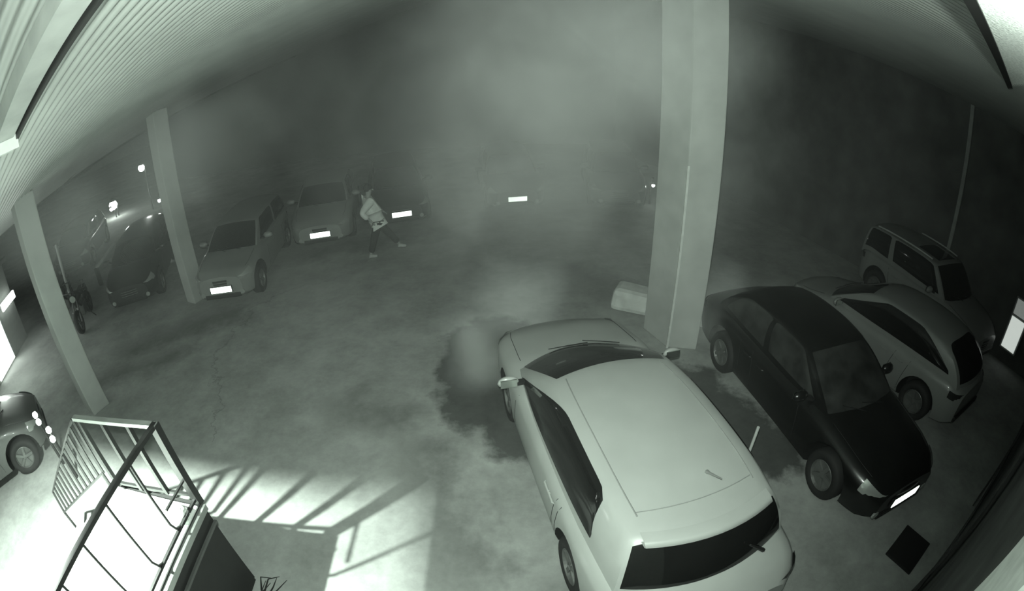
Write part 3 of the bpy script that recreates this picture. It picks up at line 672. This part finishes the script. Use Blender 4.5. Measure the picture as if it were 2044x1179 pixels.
for y in (-.032, .032): MB().lathe([(.001, .009), (.009, .004), (.011, -.004), (.001, -.01)], 8, Matrix.Translation((-.012, y, 1.635)) @ Matrix.Rotation(PI/2, 4, 'Y')).build('eye', mat('eye', .6, .3), man)
MB().tube([(-.012, 0, 1.64), (.018, 0, 1.605), (-.008, 0, 1.598)], [.008, .013, .008], 6).build('nose', SK, man)
MB().tube([(-.015, -.025, 1.568), (-.006, 0, 1.566), (-.015, .025, 1.568)], .006, 6).build('mouth', mat('lips', .18, .6), man)
for y in (-.085, .085): MB().lathe([(.001, .012), (.02, .008), (.026, -.004), (.001, -.01)], 10, Matrix.Translation((-.09, y, 1.625)) @ Matrix.Rotation(PI/2, 4, 'X')).build('ear', SK, man)

# ================================================================== SMOKE
def smoke():
    o = MB().box((-.5, 12.9, 3.8), (23, 21.5, 7.5)).build('smoke', None)
    o.data.materials.clear()
    m = bpy.data.materials.new('smoke'); m.use_nodes = True; nt = m.node_tree; N = nt.nodes; L = nt.links
    for n in list(N): N.remove(n)
    out = N.new('ShaderNodeOutputMaterial'); v = N.new('ShaderNodeVolumePrincipled'); L.new(v.outputs[0], out.inputs['Volume'])
    v.inputs['Color'].default_value = (.93, .98, .94, 1); v.inputs['Anisotropy'].default_value = -.35
    geo = N.new('ShaderNodeNewGeometry'); pos = geo.outputs['Position']
    def mth(op, a, c=None, clamp=False):
        n = N.new('ShaderNodeMath'); n.operation = op; n.use_clamp = clamp
        for i, x in enumerate((a, c)):
            if x is None: continue
            if isinstance(x, (int, float)): n.inputs[i].default_value = x
            else: L.new(x, n.inputs[i])
        return n.outputs[0]
    def mr(x, a, b, c=0., d=1.):
        n = N.new('ShaderNodeMapRange'); n.interpolation_type = 'SMOOTHSTEP'; L.new(x, n.inputs[0])
        for i, q in enumerate((a, b, c, d)): n.inputs[i+1].default_value = q
        return n.outputs[0]
    def dist(c, sc):
        s = N.new('ShaderNodeVectorMath'); s.operation = 'SUBTRACT'; L.new(warp, s.inputs[0]); s.inputs[1].default_value = c
        k = N.new('ShaderNodeVectorMath'); k.operation = 'DIVIDE'; L.new(s.outputs[0], k.inputs[0]); k.inputs[1].default_value = sc
        l = N.new('ShaderNodeVectorMath'); l.operation = 'LENGTH'; L.new(k.outputs[0], l.inputs[0]); return l.outputs['Value']
    n1 = N.new('ShaderNodeTexNoise'); n1.inputs['Scale'].default_value = .5; n1.inputs['Detail'].default_value = 2.5; n1.inputs['Distortion'].default_value = .6; L.new(pos, n1.inputs['Vector'])
    wv_ = N.new('ShaderNodeVectorMath'); wv_.operation = 'SCALE'; wv_.inputs['Scale'].default_value = 1.6
    n2 = N.new('ShaderNodeTexNoise'); n2.inputs['Scale'].default_value = .8; n2.inputs['Detail'].default_value = 1; L.new(pos, n2.inputs['Vector'])
    sb = N.new('ShaderNodeVectorMath'); sb.operation = 'SUBTRACT'; L.new(n2.outputs['Color'], sb.inputs[0]); sb.inputs[1].default_value = (.5, .5, .5); L.new(sb.outputs[0], wv_.inputs[0])
    ad = N.new('ShaderNodeVectorMath'); ad.operation = 'ADD'; L.new(pos, ad.inputs[0]); L.new(wv_.outputs[0], ad.inputs[1]); warp = ad.outputs[0]
    base = mr(n1.outputs['Fac'], .38, .62, .22, 1.05)
    core = mr(dist((1.4, 12.5, 3.1), (5.2, 6.8, 4.6)), .25, 1.15, 1, 0)
    d = mth('MULTIPLY', base, mth('ADD', mth('ADD', mth('MULTIPLY', core, .19), mth('MULTIPLY', mr(dist((-5.5, 9.0, 3.2), (6.5, 7, 4)), .2, 1.1, 1, 0), .022)), .005))
    for c, sc, k in (((.1, 6.9, .8), (1.0, .9, .8), .38), ((-.45, 5.9, .55), (.65, .7, .6), .9), ((-.9, 10.0, 1.4), (.8, 2.4, .9), .12), ((3.6, 6.4, .8), (.9, .8, .6), .25), ((.0, 8.5, 3.8), (2.4, 2.0, 1.6), .06), ((1.3, 5.8, 5.0), (2.0, 1.6, 1.5), .16), ((-5.6, 3.9, 3.6), (2.0, 1.2, .9), .38), ((-5.4, 6.6, 3.75), (2.2, 1.6, .9), .14), ((-1.0, 11.2, 1.2), (.3, .35, .9), .8), ((-10.6, 4.6, .9), (1.3, 1.6, 1.2), .25)):
        d = mth('ADD', d, mth('MULTIPLY', mth('MULTIPLY', mr(dist(c, sc), .2, 1.2, 1, 0), mr(n1.outputs['Fac'], .3, .6, .4, 1)), k))
    L.new(d, v.inputs['Density']); o.data.materials.append(m)
    try: m.cycles.volume_step_rate = 3.5
    except Exception: pass
    tag(o, 'grey smoke filling the middle and back of the car park', 'smoke', kind='stuff'); return o
smoke()
